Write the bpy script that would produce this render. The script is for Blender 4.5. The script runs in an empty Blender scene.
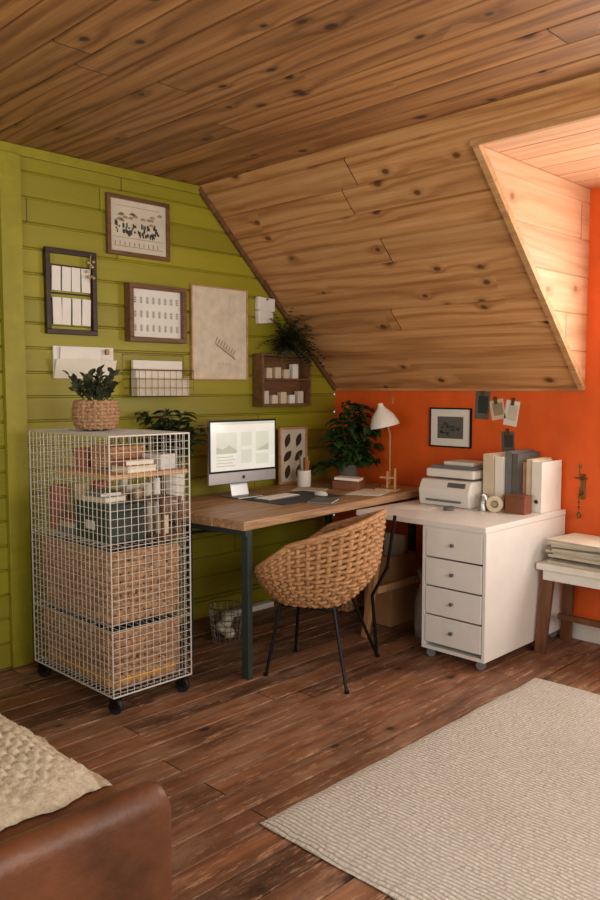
import bpy, math, random
from mathutils import Vector, Matrix, Euler, noise
R=random.Random(7)
scene=bpy.context.scene
col=scene.collection
try:
    scene.view_settings.view_transform='Standard'
except Exception: pass

# ------------------------------------------------------------------ materials
class N:
    def __init__(s,name):
        s.m=bpy.data.materials.new(name); s.m.use_nodes=True
        s.t=s.m.node_tree; s.b=s.t.nodes['Principled BSDF']
    def n(s,t,**k):
        x=s.t.nodes.new(t)
        for a,b in k.items(): setattr(x,a,b)
        return x
    def l(s,a,b): s.t.links.new(a,b)
    def math(s,op,a,b=None,c=None):
        x=s.n('ShaderNodeMath',operation=op)
        for i,v in enumerate((a,b,c)):
            if v is None: continue
            if isinstance(v,(int,float)): x.inputs[i].default_value=v
            else: s.l(v,x.inputs[i])
        return x.outputs[0]
    def comb(s,a,b,c=0.0):
        x=s.n('ShaderNodeCombineXYZ')
        for i,v in enumerate((a,b,c)):
            if isinstance(v,(int,float)): x.inputs[i].default_value=v
            else: s.l(v,x.inputs[i])
        return x.outputs[0]
    def noise(s,vec,scale,detail=3,rough=.5,dist=0):
        x=s.n('ShaderNodeTexNoise'); s.l(vec,x.inputs['Vector'])
        x.inputs['Scale'].default_value=scale; x.inputs['Detail'].default_value=detail
        x.inputs['Roughness'].default_value=rough; x.inputs['Distortion'].default_value=dist
        return x.outputs['Fac']
    def ramp(s,fac,stops):
        x=s.n('ShaderNodeValToRGB'); s.l(fac,x.inputs[0]); e=x.color_ramp.elements
        e[0].position=stops[0][0]; e[0].color=(*stops[0][1],1)
        e[1].position=stops[-1][0]; e[1].color=(*stops[-1][1],1)
        for p,c in stops[1:-1]:
            q=e.new(p); q.color=(*c,1)
        return x.outputs[0]
    def mix(s,f,a,b,bt='MIX'):
        x=s.n('ShaderNodeMix',data_type='RGBA',blend_type=bt)
        if isinstance(f,(int,float)): x.inputs[0].default_value=f
        else: s.l(f,x.inputs[0])
        for i,v in ((6,a),(7,b)):
            if isinstance(v,tuple): x.inputs[i].default_value=(*v[:3],1)
            else: s.l(v,x.inputs[i])
        return x.outputs[2]
    def bump(s,h,st=.3,d=.01):
        x=s.n('ShaderNodeBump'); x.inputs['Strength'].default_value=st; x.inputs['Distance'].default_value=d
        s.l(h,x.inputs['Height']); s.l(x.outputs[0],s.b.inputs['Normal'])
    def obj(s): return s.n('ShaderNodeTexCoord').outputs['Object']
    def sep(s,v):
        x=s.n('ShaderNodeSeparateXYZ'); s.l(v,x.inputs[0]); return x.outputs

def hexc(h):
    h=h.lstrip('#'); o=[]
    for i in (0,2,4):
        c=int(h[i:i+2],16)/255; o.append(c/12.92 if c<=.04045 else ((c+.055)/1.055)**2.4)
    return tuple(o)
def sc(c,k): return tuple(min(1,x*k) for x in c)

def plain(name,c,rough=.6,metal=0,var=.15,scale=12,bump=0.0,bscale=60,coat=0):
    if isinstance(c,str): c=hexc(c)
    n=N(name); o=n.obj(); f=n.noise(o,scale,4)
    n.l(n.ramp(f,[(.3,sc(c,1-var)),(.7,sc(c,1+var))]),n.b.inputs['Base Color'])
    n.b.inputs['Roughness'].default_value=rough; n.b.inputs['Metallic'].default_value=metal
    if coat: n.b.inputs['Coat Weight'].default_value=coat
    if bump: n.bump(n.noise(o,bscale,3),bump,.01)
    return n.m
def wood(name,c1,c2,axis=0,rough=.5,fine=1.0,bump=.15):
    if isinstance(c1,str): c1=hexc(c1)
    if isinstance(c2,str): c2=hexc(c2)
    n=N(name); o=n.obj(); s=n.sep(o); k=[14,14,14]; k[axis]=1.1
    v=n.comb(*[n.math('MULTIPLY',s[i],k[i]*fine) for i in range(3)])
    f=n.noise(v,1.6,5,.6,1.2)
    k2=[90,90,90]; k2[axis]=4
    g=n.noise(n.comb(*[n.math('MULTIPLY',s[i],k2[i]) for i in range(3)]),1,2)
    h=n.math('ADD',n.math('MULTIPLY',f,.75),n.math('MULTIPLY',g,.25))
    n.l(n.ramp(h,[(.32,c1),(.68,c2)]),n.b.inputs['Base Color'])
    n.b.inputs['Roughness'].default_value=rough; n.bump(h,bump,.004)
    return n.m
def planks(name,dark,mid,light,w,L,knot=None,rough=.55,ring=1.0,vary=.35,paint=False,bump=.1,worn=None,kcull=.5,wob=11):
    n=N(name); s=n.sep(n.obj()); x,y=s[0],s[1]
    row=n.math('FLOOR',n.math('DIVIDE',y,w))
    wn=n.n('ShaderNodeTexWhiteNoise',noise_dimensions='1D'); n.l(row,wn.inputs['W'])
    u=n.math('ADD',n.math('DIVIDE',x,L),n.math('MULTIPLY',wn.outputs['Value'],7.3))
    seg=n.math('FLOOR',u)
    w2=n.n('ShaderNodeTexWhiteNoise',noise_dimensions='2D'); n.l(n.comb(row,seg),w2.inputs['Vector'])
    idv=w2.outputs['Value']
    off=n.math('MULTIPLY',idv,41.0)
    fr=n.math('FRACT',u)
    joint=n.math('LESS_THAN',fr,.006/L)
    wob_=n.noise(n.comb(n.math('MULTIPLY',x,9),n.math('MULTIPLY',y,12),1.0),1,2)
    kv=n.comb(n.math('ADD',n.math('MULTIPLY',x,3.2),n.math('ADD',off,n.math('MULTIPLY',wob_,.08))),n.math('ADD',n.math('MULTIPLY',y,4.6),n.math('ADD',off,n.math('MULTIPLY',wob_,.08))))
    vo=n.n('ShaderNodeTexVoronoi',voronoi_dimensions='2D'); vo.inputs['Scale'].default_value=1; n.l(kv,vo.inputs['Vector'])
    cs=n.sep(vo.outputs['Color'])
    d=n.math('ADD',vo.outputs['Distance'],n.math('MULTIPLY',n.math('LESS_THAN',cs[0],kcull),2.0))
    d=n.math('SUBTRACT',d,n.math('MULTIPLY',cs[1],.035))
    kn=n.math('DIVIDE',.10,n.math('ADD',n.math('POWER',n.math('ABSOLUTE',d),1.4),.03))
    N1=n.noise(n.comb(n.math('ADD',n.math('MULTIPLY',x,.45),off),n.math('MULTIPLY',y,4.0),off),1.0,1.5,.45)
    ph=n.math('ADD',n.math('ADD',n.math('MULTIPLY',y,60),n.math('MULTIPLY',N1,wob*3.0)),n.math('MULTIPLY',kn,2.0))
    rg=n.math('MULTIPLY_ADD',n.math('SINE',ph),.5,.5)
    fine=n.noise(n.comb(n.math('ADD',n.math('MULTIPLY',x,3),off),n.math('MULTIPLY',y,140),0.0),1,3,.6)
    med=n.noise(n.comb(n.math('ADD',n.math('MULTIPLY',x,1.3),off),n.math('MULTIPLY',y,28),off),1,3,.6)
    h=n.math('ADD',n.math('MULTIPLY',n.math('POWER',rg,2.5),.16*ring),n.math('MULTIPLY',fine,.32))
    h=n.math('ADD',h,n.math('MULTIPLY',med,.45))
    base=n.ramp(h,[(.24,light),(.45,mid),(.72,dark)])
    tint=n.math('MULTIPLY_ADD',idv,vary,1-vary*.55)
    tc=n.comb(tint,tint,tint)
    c=n.mix(1.0,base,tc,'MULTIPLY')
    if worn is not None:
        wz=n.noise(n.comb(n.math('ADD',n.math('MULTIPLY',x,2.2),off),n.math('MULTIPLY',y,9),3.3),1.4,8,.75)
        wm=n.ramp(wz,[(.46,(0,0,0)),(.60,(1,1,1))])
        c=n.mix(n.math('MULTIPLY',wm,.75),c,worn)
        dk=n.noise(n.comb(n.math('MULTIPLY',x,1.1),n.math('MULTIPLY',y,1.6),5.1),1.8,5,.65)
        dm=n.ramp(dk,[(.36,(.55,.51,.48)),(.56,(1,1,1))]); c=n.mix(.85,c,dm,'MULTIPLY')
        sx=n.noise(n.comb(n.math('ADD',n.math('MULTIPLY',x,6),off),n.math('MULTIPLY',y,40),8.3),1.0,6,.82)
        sm=n.ramp(sx,[(.55,(0,0,0)),(.63,(1,1,1))])
        c=n.mix(n.math('MULTIPLY',sm,.75),c,sc(worn,1.7))
    if knot is not None:
        km=n.ramp(d,[(.025,(1,1,1)),(.07,(0,0,0))])
        c=n.mix(n.math('MULTIPLY',km,.92),c,knot)
        km2=n.ramp(d,[(.05,(1,1,1)),(.18,(0,0,0))])
        c=n.mix(n.math('MULTIPLY',km2,.45),c,sc(dark,.8))
    c=n.mix(joint,c,sc(dark,.3))
    n.l(c,n.b.inputs['Base Color'])
    rr=n.noise(n.comb(x,n.math('MULTIPLY',y,6)),3,4)
    n.l(n.math('MULTIPLY_ADD',rr,.3,rough-.15),n.b.inputs['Roughness'])
    n.bump(n.math('SUBTRACT',n.math('MULTIPLY',h,-.5),joint),bump,.004)
    return n.m

GREEN=hexc('#938b1c'); ORG=hexc('#e25d14')
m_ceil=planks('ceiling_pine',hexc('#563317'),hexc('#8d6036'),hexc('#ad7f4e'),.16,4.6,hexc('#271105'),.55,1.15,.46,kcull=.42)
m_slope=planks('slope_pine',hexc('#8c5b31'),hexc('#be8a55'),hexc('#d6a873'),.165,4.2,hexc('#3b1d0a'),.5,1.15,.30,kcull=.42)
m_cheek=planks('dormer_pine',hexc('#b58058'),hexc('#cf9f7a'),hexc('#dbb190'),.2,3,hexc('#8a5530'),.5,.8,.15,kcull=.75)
m_floor=planks('floor_boards',hexc('#412616'),hexc('#6e462d'),hexc('#906344'),.125,2.3,hexc('#24130a'),.58,.8,.95,worn=hexc('#927058'),kcull=.8,bump=.35)
m_green=planks('green_painted_boards',sc(GREEN,.85),GREEN,sc(GREEN,1.1),.125,3.6,None,.5,.3,.24,bump=.3)
m_gtrim=plain('green_paint',GREEN,.5,var=.12,bump=.15)
def orange_mat():
    n=N('orange_paint'); o=n.obj(); s=n.sep(o)
    f=n.noise(n.comb(n.math('MULTIPLY',s[0],2.0),n.math('MULTIPLY',s[1],1.2)),3,5,.6)
    n.l(n.ramp(f,[(.3,sc(ORG,.85)),(.7,sc(ORG,1.08))]),n.b.inputs['Base Color']); n.b.inputs['Roughness'].default_value=.6
    n.bump(n.noise(o,40,4),.12,.005); return n.m
m_orange=orange_mat()
m_white=plain('white_laminate','#dedbd4',.35,var=.03)
m_whitep=plain('white_paint','#d8d4ca',.5,var=.06,bump=.1)
m_plaster=plain('cream_plaster','#9a8c78',.8,var=.05)
m_paper=plain('paper','#e6dfcf',.8,var=.05)
m_paper2=plain('aged_paper','#cfc6b2',.8,var=.10,scale=8)
m_cardw=plain('white_card','#e6e2d8',.7,var=.04)
m_canvas=plain('textured_canvas','#d6cab4',.9,var=.12,scale=18,bump=.5,bscale=45)
m_black=plain('black_steel','#17181a',.45,.6,var=.1)
m_steel=plain('grey_green_steel','#3a4341',.5,.4,var=.12)
m_ink=plain('ink','#3b3733',.8)
m_inkl=plain('faded_ink','#9b876f',.8)
m_inkm=plain('brown_ink','#3a2a1c',.8)
m_dwood=wood('dark_walnut','#20130c','#46301f',0,.5)
m_mwood=wood('old_oak','#4f3520','#825a37',0,.5)
m_lwood=wood('light_pine','#a87748','#d3a675',0,.5)
m_lwoodz=wood('light_pine_upright','#8d5f38','#c2935f',2,.5)
m_desk=wood('desk_pine','#7c5a3e','#c59e74',1,.5,1.6,.35)
m_leather_sofa=plain('brown_leather_upholstery','#61381f',.5,var=.4,scale=6,bump=.35,bscale=28)
m_stoolw=wood('stool_walnut','#4b2c18','#7d5031',2,.5)
m_rattan=wood('rattan','#875a38','#cb9b69',0,.6,3)
m_rattan2=wood('hyacinth','#6d4a2f','#cba278',0,.7,5)
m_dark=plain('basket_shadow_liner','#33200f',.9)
m_wire=plain('white_wire','#d0ccc3',.45,.2,var=.05)
m_chrome=plain('chrome','#a9a9a6',.3,.9,var=.05)
m_alu=plain('brushed_aluminium','#b4b6b8',.35,.8,var=.04)
m_rub=plain('rubber','#151414',.6)
m_terra=plain('terracotta','#9c583e',.75,var=.15)
m_leaf=plain('dark_leaf','#202c19',.45,var=.45,scale=20)
m_leaf2=plain('olive_leaf','#3d4430',.5,var=.4,scale=20)
m_leaf3=plain('green_leaf','#28401e',.42,var=.4,scale=20)
m_flower=plain('mauve_petal','#8d5c6b',.6)
m_stem=plain('stem','#4b4a26',.6)
m_soil=plain('soil','#241a12',.95)
m_dgreen=plain('dark_green_card','#27332a',.55)
m_yellow=plain('yellow_paint','#c9952a',.6)
m_brass=plain('brass','#7b6038',.4,.8)
m_cream=plain('cream_linen','#d0c0a2',.8,var=.08)
m_beige=plain('beige_card','#c4aa84',.75)
m_kraft=plain('kraft_cardboard','#a97e54',.8,var=.12)
m_grey=plain('grey_card','#5d5a54',.7)
m_bagc=plain('grey_canvas','#8a8378',.9,var=.2,scale=30,bump=.4)
m_lgrey=plain('light_grey_plastic','#c8c8c4',.4,var=.03)
m_mgrey=plain('mid_grey_plastic','#6f7071',.4,var=.05)
m_blue=plain('slate_card','#6b6c6a',.6)
m_red=plain('red_lacquer','#a02c1c',.4)
m_leather=plain('brown_leather','#7a4a30',.5)
m_dmat=plain('desk_mat','#3d423c',.7)
m_peach=plain('peach_card','#c99470',.7)

# ------------------------------------------------------------------ mesh builder
class M:
    def __init__(s): s.v=[]; s.f=[]; s.mi=[]; s.c=0
    def add(s,vs,fs):
        b=len(s.v); s.v+= [tuple(v) for v in vs]
        for f in fs: s.f.append(tuple(b+i for i in f)); s.mi.append(s.c)
        return s
    def box(s,x0,x1,y0,y1,z0,z1):
        return s.add([(x0,y0,z0),(x1,y0,z0),(x1,y1,z0),(x0,y1,z0),(x0,y0,z1),(x1,y0,z1),(x1,y1,z1),(x0,y1,z1)],
          [(0,3,2,1),(4,5,6,7),(0,1,5,4),(1,2,6,5),(2,3,7,6),(3,0,4,7)])
    def boxc(s,c,size,rot=(0,0,0)):
        m=Matrix.Translation(c)@Euler(rot).to_matrix().to_4x4()
        a,b,d=[q/2 for q in size]; k=len(s.v); s.box(-a,a,-b,b,-d,d)
        for i in range(k,len(s.v)): s.v[i]=tuple(m@Vector(s.v[i]))
        return s
    def beam(s,p,q,w,h=None,ref=(0,0,1)):
        h=h or w; p=Vector(p);q=Vector(q); t=(q-p).normalized(); r=Vector(ref)
        if abs(t.dot(r))>.95: r=Vector((0,1,0))
        a=t.cross(r).normalized()*w/2; b=a.cross(t).normalized()*h/2
        vs=[p-a-b,p+a-b,p+a+b,p-a+b,q-a-b,q+a-b,q+a+b,q-a+b]
        return s.add(vs,[(0,3,2,1),(4,5,6,7),(0,1,5,4),(1,2,6,5),(2,3,7,6),(3,0,4,7)])
    def tube(s,pts,r,n=8,closed=False,ref=None,flat=1.0,caps=True):
        pts=[Vector(p) for p in pts]; L=len(pts); vs=[]
        prev=None
        for i,p in enumerate(pts):
            if closed: t=pts[(i+1)%L]-pts[i-1]
            else: t=pts[min(i+1,L-1)]-pts[max(i-1,0)]
            if t.length<1e-9: t=Vector((0,0,1))
            t.normalize()
            if ref is not None: rf=Vector(ref(i) if callable(ref) else ref)
            elif prev is not None: rf=prev
            else: rf=Vector((0,0,1)) if abs(t.z)<.9 else Vector((0,1,0))
            u=rf-t*rf.dot(t)
            if u.length<1e-6: u=Vector((1,0,0))-t*t.x
            u.normalize(); prev=u; w=t.cross(u)
            rr=r(i/(L-1)) if callable(r) else r
            for k in range(n):
                a=2*math.pi*k/n; vs.append(p+u*math.cos(a)*rr+w*math.sin(a)*rr*flat)
        fs=[]
        for i in range(L if closed else L-1):
            j=(i+1)%L
            for k in range(n):
                k2=(k+1)%n; fs.append((i*n+k,j*n+k,j*n+k2,i*n+k2)[::-1])
        if not closed and caps:
            fs.append(tuple(range(n))); fs.append(tuple((L-1)*n+k for k in range(n))[::-1])
        return s.add(vs,fs)
    def lathe(s,prof,n=32,c=(0,0,0),rot=None,sx=1,sy=1):
        vs=[]; fs=[]; m=Euler(rot).to_matrix() if rot else None
        for r,z in prof:
            for k in range(n):
                a=2*math.pi*k/n; p=Vector((r*math.cos(a)*sx,r*math.sin(a)*sy,z))
                if m: p=m@p
                vs.append(p+Vector(c))
        for i in range(len(prof)-1):
            for k in range(n):
                k2=(k+1)%n; fs.append((i*n+k,i*n+k2,(i+1)*n+k2,(i+1)*n+k))
        if prof[0][0]>1e-5: fs.append(tuple(range(n))[::-1])
        if prof[-1][0]>1e-5: fs.append(tuple((len(prof)-1)*n+k for k in range(n)))
        return s.add(vs,fs)
    def leaf(s,base,d,L,w,bend=.5,n=6,cup=.15,roll=0,tip=1.0):
        base=Vector(base); d=Vector(d).normalized(); up=Vector((0,0,1))
        side=d.cross(up)
        if side.length<.05: side=Vector((math.cos(roll),math.sin(roll),0))
        side.normalize(); side=Matrix.Rotation(roll,3,d)@side
        p=base.copy(); t=d.copy(); vs=[]; 
        for i in range(n+1):
            a=i/n; ww=w*.5*math.sin(math.pi*min(1,(a*.93+.05))**tip)
            if i==n: ww=.0005
            nn=side.cross(t).normalized()
            vs+= [p-side*ww+nn*ww*cup*2,p,p+side*ww+nn*ww*cup*2]
            p=p+t*(L/n); t=(t+Vector((0,0,-1))*bend/n).normalized()
        fs=[]
        for i in range(n):
            a=i*3; fs+=[(a,a+1,a+4,a+3),(a+1,a+2,a+5,a+4)]
        return s.add(vs,fs)
    def quadxz(s,x0,x1,z0,z1,y):  # facing -y
        return s.add([(x0,y,z0),(x1,y,z0),(x1,y,z1),(x0,y,z1)],[(0,1,2,3)])
    def polyxz(s,pts,y): return s.add([(a,y,b) for a,b in pts],[tuple(range(len(pts)))])
    def obj(s,name,mats,parent=None,bevel=0,smooth=False,label=None,cat=None,group=None,loc=None,rotz=None,kind=None,mat4=None,split=True,seg=2):
        me=bpy.data.meshes.new(name); me.from_pydata(s.v,[],s.f); 
        if not isinstance(mats,(list,tuple)): mats=[mats]
        for m in mats: me.materials.append(m)
        for i,p in enumerate(me.polygons):
            p.material_index=min(s.mi[i],len(mats)-1)
            if smooth: p.use_smooth=True
        me.update()
        o=bpy.data.objects.new(name,me); col.objects.link(o)
        if parent: o.parent=parent
        if loc: o.location=loc
        if rotz is not None: o.rotation_euler=(0,0,rotz)
        if mat4 is not None: o.matrix_world=mat4
        if bevel:
            b=o.modifiers.new('b','BEVEL'); b.width=bevel; b.segments=seg; b.limit_method='ANGLE'; b.angle_limit=.6
        if smooth and split:
            e=o.modifiers.new('e','EDGE_SPLIT'); e.split_angle=.8
        if label: o['label']=label
        if cat: o['category']=cat
        if group: o['group']=group
        if kind: o['kind']=kind
        return o
def thing(name,label,cat,loc,rotz=0,group=None):
    e=bpy.data.objects.new(name,None); e.empty_display_size=.1; col.objects.link(e)
    e.location=loc; e.rotation_euler=(0,0,rotz); e['label']=label; e['category']=cat
    if group: e['group']=group
    return e

# ------------------------------------------------------------------ room shell
H=2.62; KW=1.42; YB=-1.23; DX=1.855; DZ=2.50
SL=math.hypot(YB,H-KW); sv=Vector((0,YB,H-KW)).normalized()
def basis(o,X,Y):
    X=Vector(X);Y=Vector(Y);Z=X.cross(Y)
    m=Matrix((( X.x,Y.x,Z.x,o[0]),(X.y,Y.y,Z.y,o[1]),(X.z,Y.z,Z.z,o[2]),(0,0,0,1))); return m
def plank_sheet(m,x0,x1,y0,y1,w,g=.006,dp=.007,th=.03):
    ys=[(y0,0)]; k=math.floor(y0/w)+1
    while k*w<y1-1e-4:
        if k*w>y0+.01: ys+=[(k*w-g,0),(k*w-g*.3,-dp),(k*w+g*.3,-dp),(k*w+g,0)]
        k+=1
    ys.append((y1,0)); vs=[]
    for y,z in ys: vs+=[(x0,y,z),(x1,y,z)]
    vs+=[(x0,y0,-th),(x1,y0,-th),(x0,y1,-th),(x1,y1,-th)]
    n=len(ys); fs=[(2*i,2*i+1,2*i+3,2*i+2) for i in range(n-1)]
    a=2*n; fs+=[(a,a+2,a+3,a+1),(0,a,a+1,1),(2*n-2,2*n-1,a+3,a+2)]
    fs.append(tuple([2*i for i in range(n)]+[a+2,a])); fs.append(tuple([a+1,a+3]+[2*i+1 for i in reversed(range(n))]))
    m.add(vs,fs)
RX=4.9; FY=-5.3
m=M(); plank_sheet(m,0,-FY,0,RX+.1,.125,.0055,.012); m.obj('floor',m_floor,mat4=basis((RX,FY,0),(0,1,0),(-1,0,0)),kind='structure')
m=M(); plank_sheet(m,0,-FY,0,H,.125,.008,.013); m.obj('wall_left',m_green,mat4=basis((0,FY,0),(0,1,0),(0,0,1)),kind='structure')
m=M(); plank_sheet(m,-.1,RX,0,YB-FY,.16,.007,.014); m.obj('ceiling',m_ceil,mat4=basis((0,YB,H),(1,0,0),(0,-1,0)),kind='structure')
m=M(); vt=(-1.12/YB)*SL
plank_sheet(m,-.1,DX,0,SL,.165,.007,.013); plank_sheet(m,DX,3.6,vt,SL,.165,.007,.013); plank_sheet(m,3.6,RX,0,SL,.165,.007,.013)
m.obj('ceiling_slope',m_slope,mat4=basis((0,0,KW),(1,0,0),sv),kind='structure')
W0,W1,WZ0,WZ1=2.2,3.3,1.0,2.2
m=M()
def ob(x0,x1,z0,z1): m.box(x0,x1,z0,z1,-.05,0)
ob(0,DX,0,KW+.02); ob(DX,W0,0,DZ); ob(W0,W1,0,WZ0); ob(W0,W1,WZ1,DZ); ob(W1,3.6,0,DZ); ob(3.6,RX,0,KW+.02)
m.obj('wall_back',m_orange,mat4=basis((0,0,0),(1,0,0),(0,0,1)),kind='structure')
w=.2
def cheek(m,xs,sgn):
    z=KW+.0
    while z<DZ-.001:
        z1=min(z+w,DZ); g=.004
        def yy(q): return -(q-KW)*(-YB)/(H-KW)
        a,b=z+g,z1-g
        m.add([(yy(a),a-KW,xs),(0,a-KW,xs),(0,b-KW,xs),(yy(b),b-KW,xs)],[(0,1,2,3)])
        m.add([(yy(z1-g),z1-g-KW,xs),(0,z1-g-KW,xs),(0,z1-KW,xs-.006*sgn),(yy(z1),z1-KW,xs-.006*sgn),(0,z1+g-KW,xs),(yy(z1+g),z1+g-KW,xs)],[(0,1,2,3),(3,2,4,5)])
        z=z1
m=M(); cheek(m,0,1)
m.obj('wall_dormer_cheek',m_cheek,mat4=basis((DX+.008,0,KW),(0,1,0),(0,0,1)),kind='structure')
m=M(); cheek(m,0,-1); m.obj('wall_dormer_cheek_far',m_cheek,mat4=basis((3.592,0,KW),(0,1,0),(0,0,1)),kind='structure')
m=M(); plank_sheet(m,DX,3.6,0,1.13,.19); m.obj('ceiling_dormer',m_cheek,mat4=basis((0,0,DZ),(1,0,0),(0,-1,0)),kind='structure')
nrm=Vector((1,0,0)).cross(sv)
m=M(); a=Vector((DX-.004,0,KW))+nrm*.004; b=a+sv*(vt+.0); m.beam(a+sv*.0,b,.036,.036,ref=(1,0,0))
m.beam(Vector((DX-.03,0,KW))+sv*vt+nrm*.006,Vector((3.6,0,KW))+sv*vt+nrm*.006,.03,.03)
m.obj('trim_1',m_lwood,bevel=.003,kind='structure')
m=M(); m.box(0,.02,FY,YB,H-.05,H-.001); m.obj('trim_2',m_gtrim,bevel=.003,kind='structure')
m=M(); m.box(0,.035,-2.47,-2.36,0,H-.05); m.obj('trim_3',m_gtrim,bevel=.004,kind='structure')
m=M(); p=Vector((.013,0,KW))+nrm*.014; m.beam(p+sv*.0,p+sv*(SL-.01),.028,.026,ref=(1,0,0)); m.obj('trim_4',m_mwood,kind='structure')
m=M(); m.box(0,DX,-.02,-.0005,KW-.018,KW-.002); m.obj('trim_5',m_slope,kind='structure')
m=M(); m.box(0,RX,-.018,-.0005,0,.09); m.obj('baseboard_back',m_whitep,bevel=.004,kind='structure')
m=M(); m.box(.0005,.02,-2.36,-.02,0,.1); m.obj('baseboard_left',m_gtrim,bevel=.004,kind='structure')
m=M(); 
for a in [(FY,-4.3,0,H),(-4.3,-1.6,0,.8),(-4.3,-1.6,2.2,H),(-1.6,0,0,H)]: m.box(RX,RX+.1,a[0],a[1],a[2],a[3])
m.obj('wall_right',m_plaster,kind='structure')
m=M()
for a in [(0,1.2,0,H),(1.2,3.6,0,.8),(1.2,3.6,2.2,H),(3.6,RX,0,H)]: m.box(a[0],a[1],FY-.1,FY,a[2],a[3])
m.obj('wall_front',m_plaster,kind='structure')
def winframe(name,u0,u1,z0,z1,fn):
    m=M(); t=.05
    for a in [(u0,u1,z0,z0+t),(u0,u1,z1-t,z1),(u0,u0+t,z0,z1),(u1-t,u1,z0,z1),((u0+u1)/2-t/2,(u0+u1)/2+t/2,z0,z1)]: fn(m,*a)
    m.obj(name,m_whitep,kind='structure')
winframe('window_1',W0,W1,WZ0,WZ1,lambda m,a,b,c,d:m.box(a,b,0,.05,c,d))
winframe('window_2',-4.3,-1.6,.8,2.2,lambda m,a,b,c,d:m.box(RX+.02,RX+.07,a,b,c,d))
winframe('window_3',1.2,3.6,.8,2.2,lambda m,a,b,c,d:m.box(a,b,FY-.07,FY-.02,c,d))

# ------------------------------------------------------------------ rug
def rug():
    n=N('woven_rug'); s=n.sep(n.obj()); x,y=s[0],s[1]
    nz=n.noise(n.comb(x,y),7,4)
    ry=n.math('ADD',n.math('MULTIPLY',y,60),n.math('MULTIPLY',nz,1.8)); row=n.math('FLOOR',ry)
    a=n.math('SINE',n.math('MULTIPLY',n.math('FRACT',ry),math.pi))
    wr=n.n('ShaderNodeTexWhiteNoise',noise_dimensions='1D'); n.l(row,wr.inputs['W'])
    xx=n.math('ADD',n.math('MULTIPLY',x,60),n.math('MULTIPLY',wr.outputs['Value'],9.0))
    lump=n.noise(n.comb(xx,n.math('MULTIPLY',row,3.7),2.0),1.0,2,.6)
    h=n.math('MULTIPLY',n.math('POWER',a,.5),n.math('MULTIPLY_ADD',lump,1.5,.0))
    f=n.noise(n.comb(n.math('MULTIPLY',x,150),n.math('MULTIPLY',y,200)),1,3,.7)
    big=n.noise(n.comb(x,y,4.0),2.2,3)
    hh=n.math('ADD',n.math('MULTIPLY',h,.65),n.math('MULTIPLY',f,.3))
    c=n.ramp(hh,[(.1,hexc('#978e80')),(.4,hexc('#c3bcb0')),(.75,hexc('#dcd7cd'))])
    c=n.mix(.5,c,n.ramp(big,[(.3,(.8,.78,.75)),(.7,(1,1,1))]),'MULTIPLY')
    n.l(c,n.b.inputs['Base Color'])
    n.b.inputs['Roughness'].default_value=.95; n.bump(hh,1.0,.014); return n.m
m=M(); nx,ny=80,60; vs=[];fs=[]
x0,x1,y0,y1=2.0,4.5,-2.58,-.74
def rz(u,v): return .014+.003*noise.noise(Vector((u*3,v*3,0)))
for j in range(ny+1):
    for i in range(nx+1):
        u=x0+(x1-x0)*i/nx; v=y0+(y1-y0)*j/ny
        e=.008*noise.noise(Vector((u*6,v*6,5)))
        vs.append((u-3+(e if i in(0,nx) else 0),v+1.6+(e if j in (0,ny) else 0),rz(u,v) if 0<i<nx and 0<j<ny else .004))
for j in range(ny):
    for i in range(nx): a=j*(nx+1)+i; fs.append((a,a+1,a+nx+2,a+nx+1))
m.add(vs,fs); m.obj('rug',rug(),smooth=True,split=False,label='large cream chunky woven rug lying on the dark floorboards',cat='rug',loc=(3,-1.6,0))

# ------------------------------------------------------------------ weaving
def woven(m,f,nu,nv,amp,r,closed=True,rv=None,flat=.75,vr=True,sub=1,jit=0):
    for j in range(nv):
        v=(j+.5)/nv; pts=[];nn=[]
        cnt=nu*2*sub if closed else nu*2*sub+1
        for i in range(cnt):
            u=i/(nu*2*sub); 
            vv=v+(jit/nv*noise.noise(Vector((math.cos(u*6.283)*4,math.sin(u*6.283)*4,j*3.3))) if jit else 0)
            p,q=f(u,vv); o=amp*math.cos(math.pi*(i/(2*sub))+math.pi*(j%2))*(1+jit*noise.noise(Vector((i*.37,j*2.1,1))))
            pts.append(p+q*o); nn.append(q)
        m.tube(pts,r,6,closed=closed,ref=lambda i:nn[i],flat=flat*1.4)
    if vr:
        for i in range(nu):
            u=i/nu; pts=[];nn=[]
            for j in range(nv*2+1):
                v=j/(nv*2); p,q=f(u,v)
                o=-amp*.6*math.cos(math.pi*i+math.pi*(j/2-.5)) if 0<j<nv*2 else 0
                pts.append(p+q*o); nn.append(q)
            m.tube(pts,(rv or r*.8),5,ref=lambda i:nn[i],flat=1.5)
def rrect(w,d,rad):
    pts=[]; hw,hd=w/2-rad,d/2-rad
    segs=[((hw,-hd),-90),((hw,hd),0),((-hw,hd),90),((-hw,-hd),180)]
    for (cx,cy),a0 in segs:
        for k in range(7):
            a=math.radians(a0+k*15); pts.append((cx+rad*math.cos(a),cy+rad*math.sin(a)))
    L=[0]
    for i in range(len(pts)):
        a=pts[i];b=pts[(i+1)%len(pts)]; L.append(L[-1]+math.hypot(b[0]-a[0],b[1]-a[1]))
    T=L[-1]
    def g(u):
        s=(u%1)*T
        for i in range(len(pts)):
            if L[i+1]>=s:
                a=pts[i];b=pts[(i+1)%len(pts)]; k=(s-L[i])/max(1e-9,L[i+1]-L[i])
                dx,dy=b[0]-a[0],b[1]-a[1]; l=math.hypot(dx,dy)
                return a[0]+dx*k,a[1]+dy*k,dy/l,-dx/l
        return pts[0][0],pts[0][1],1,0
    return g,T
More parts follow.
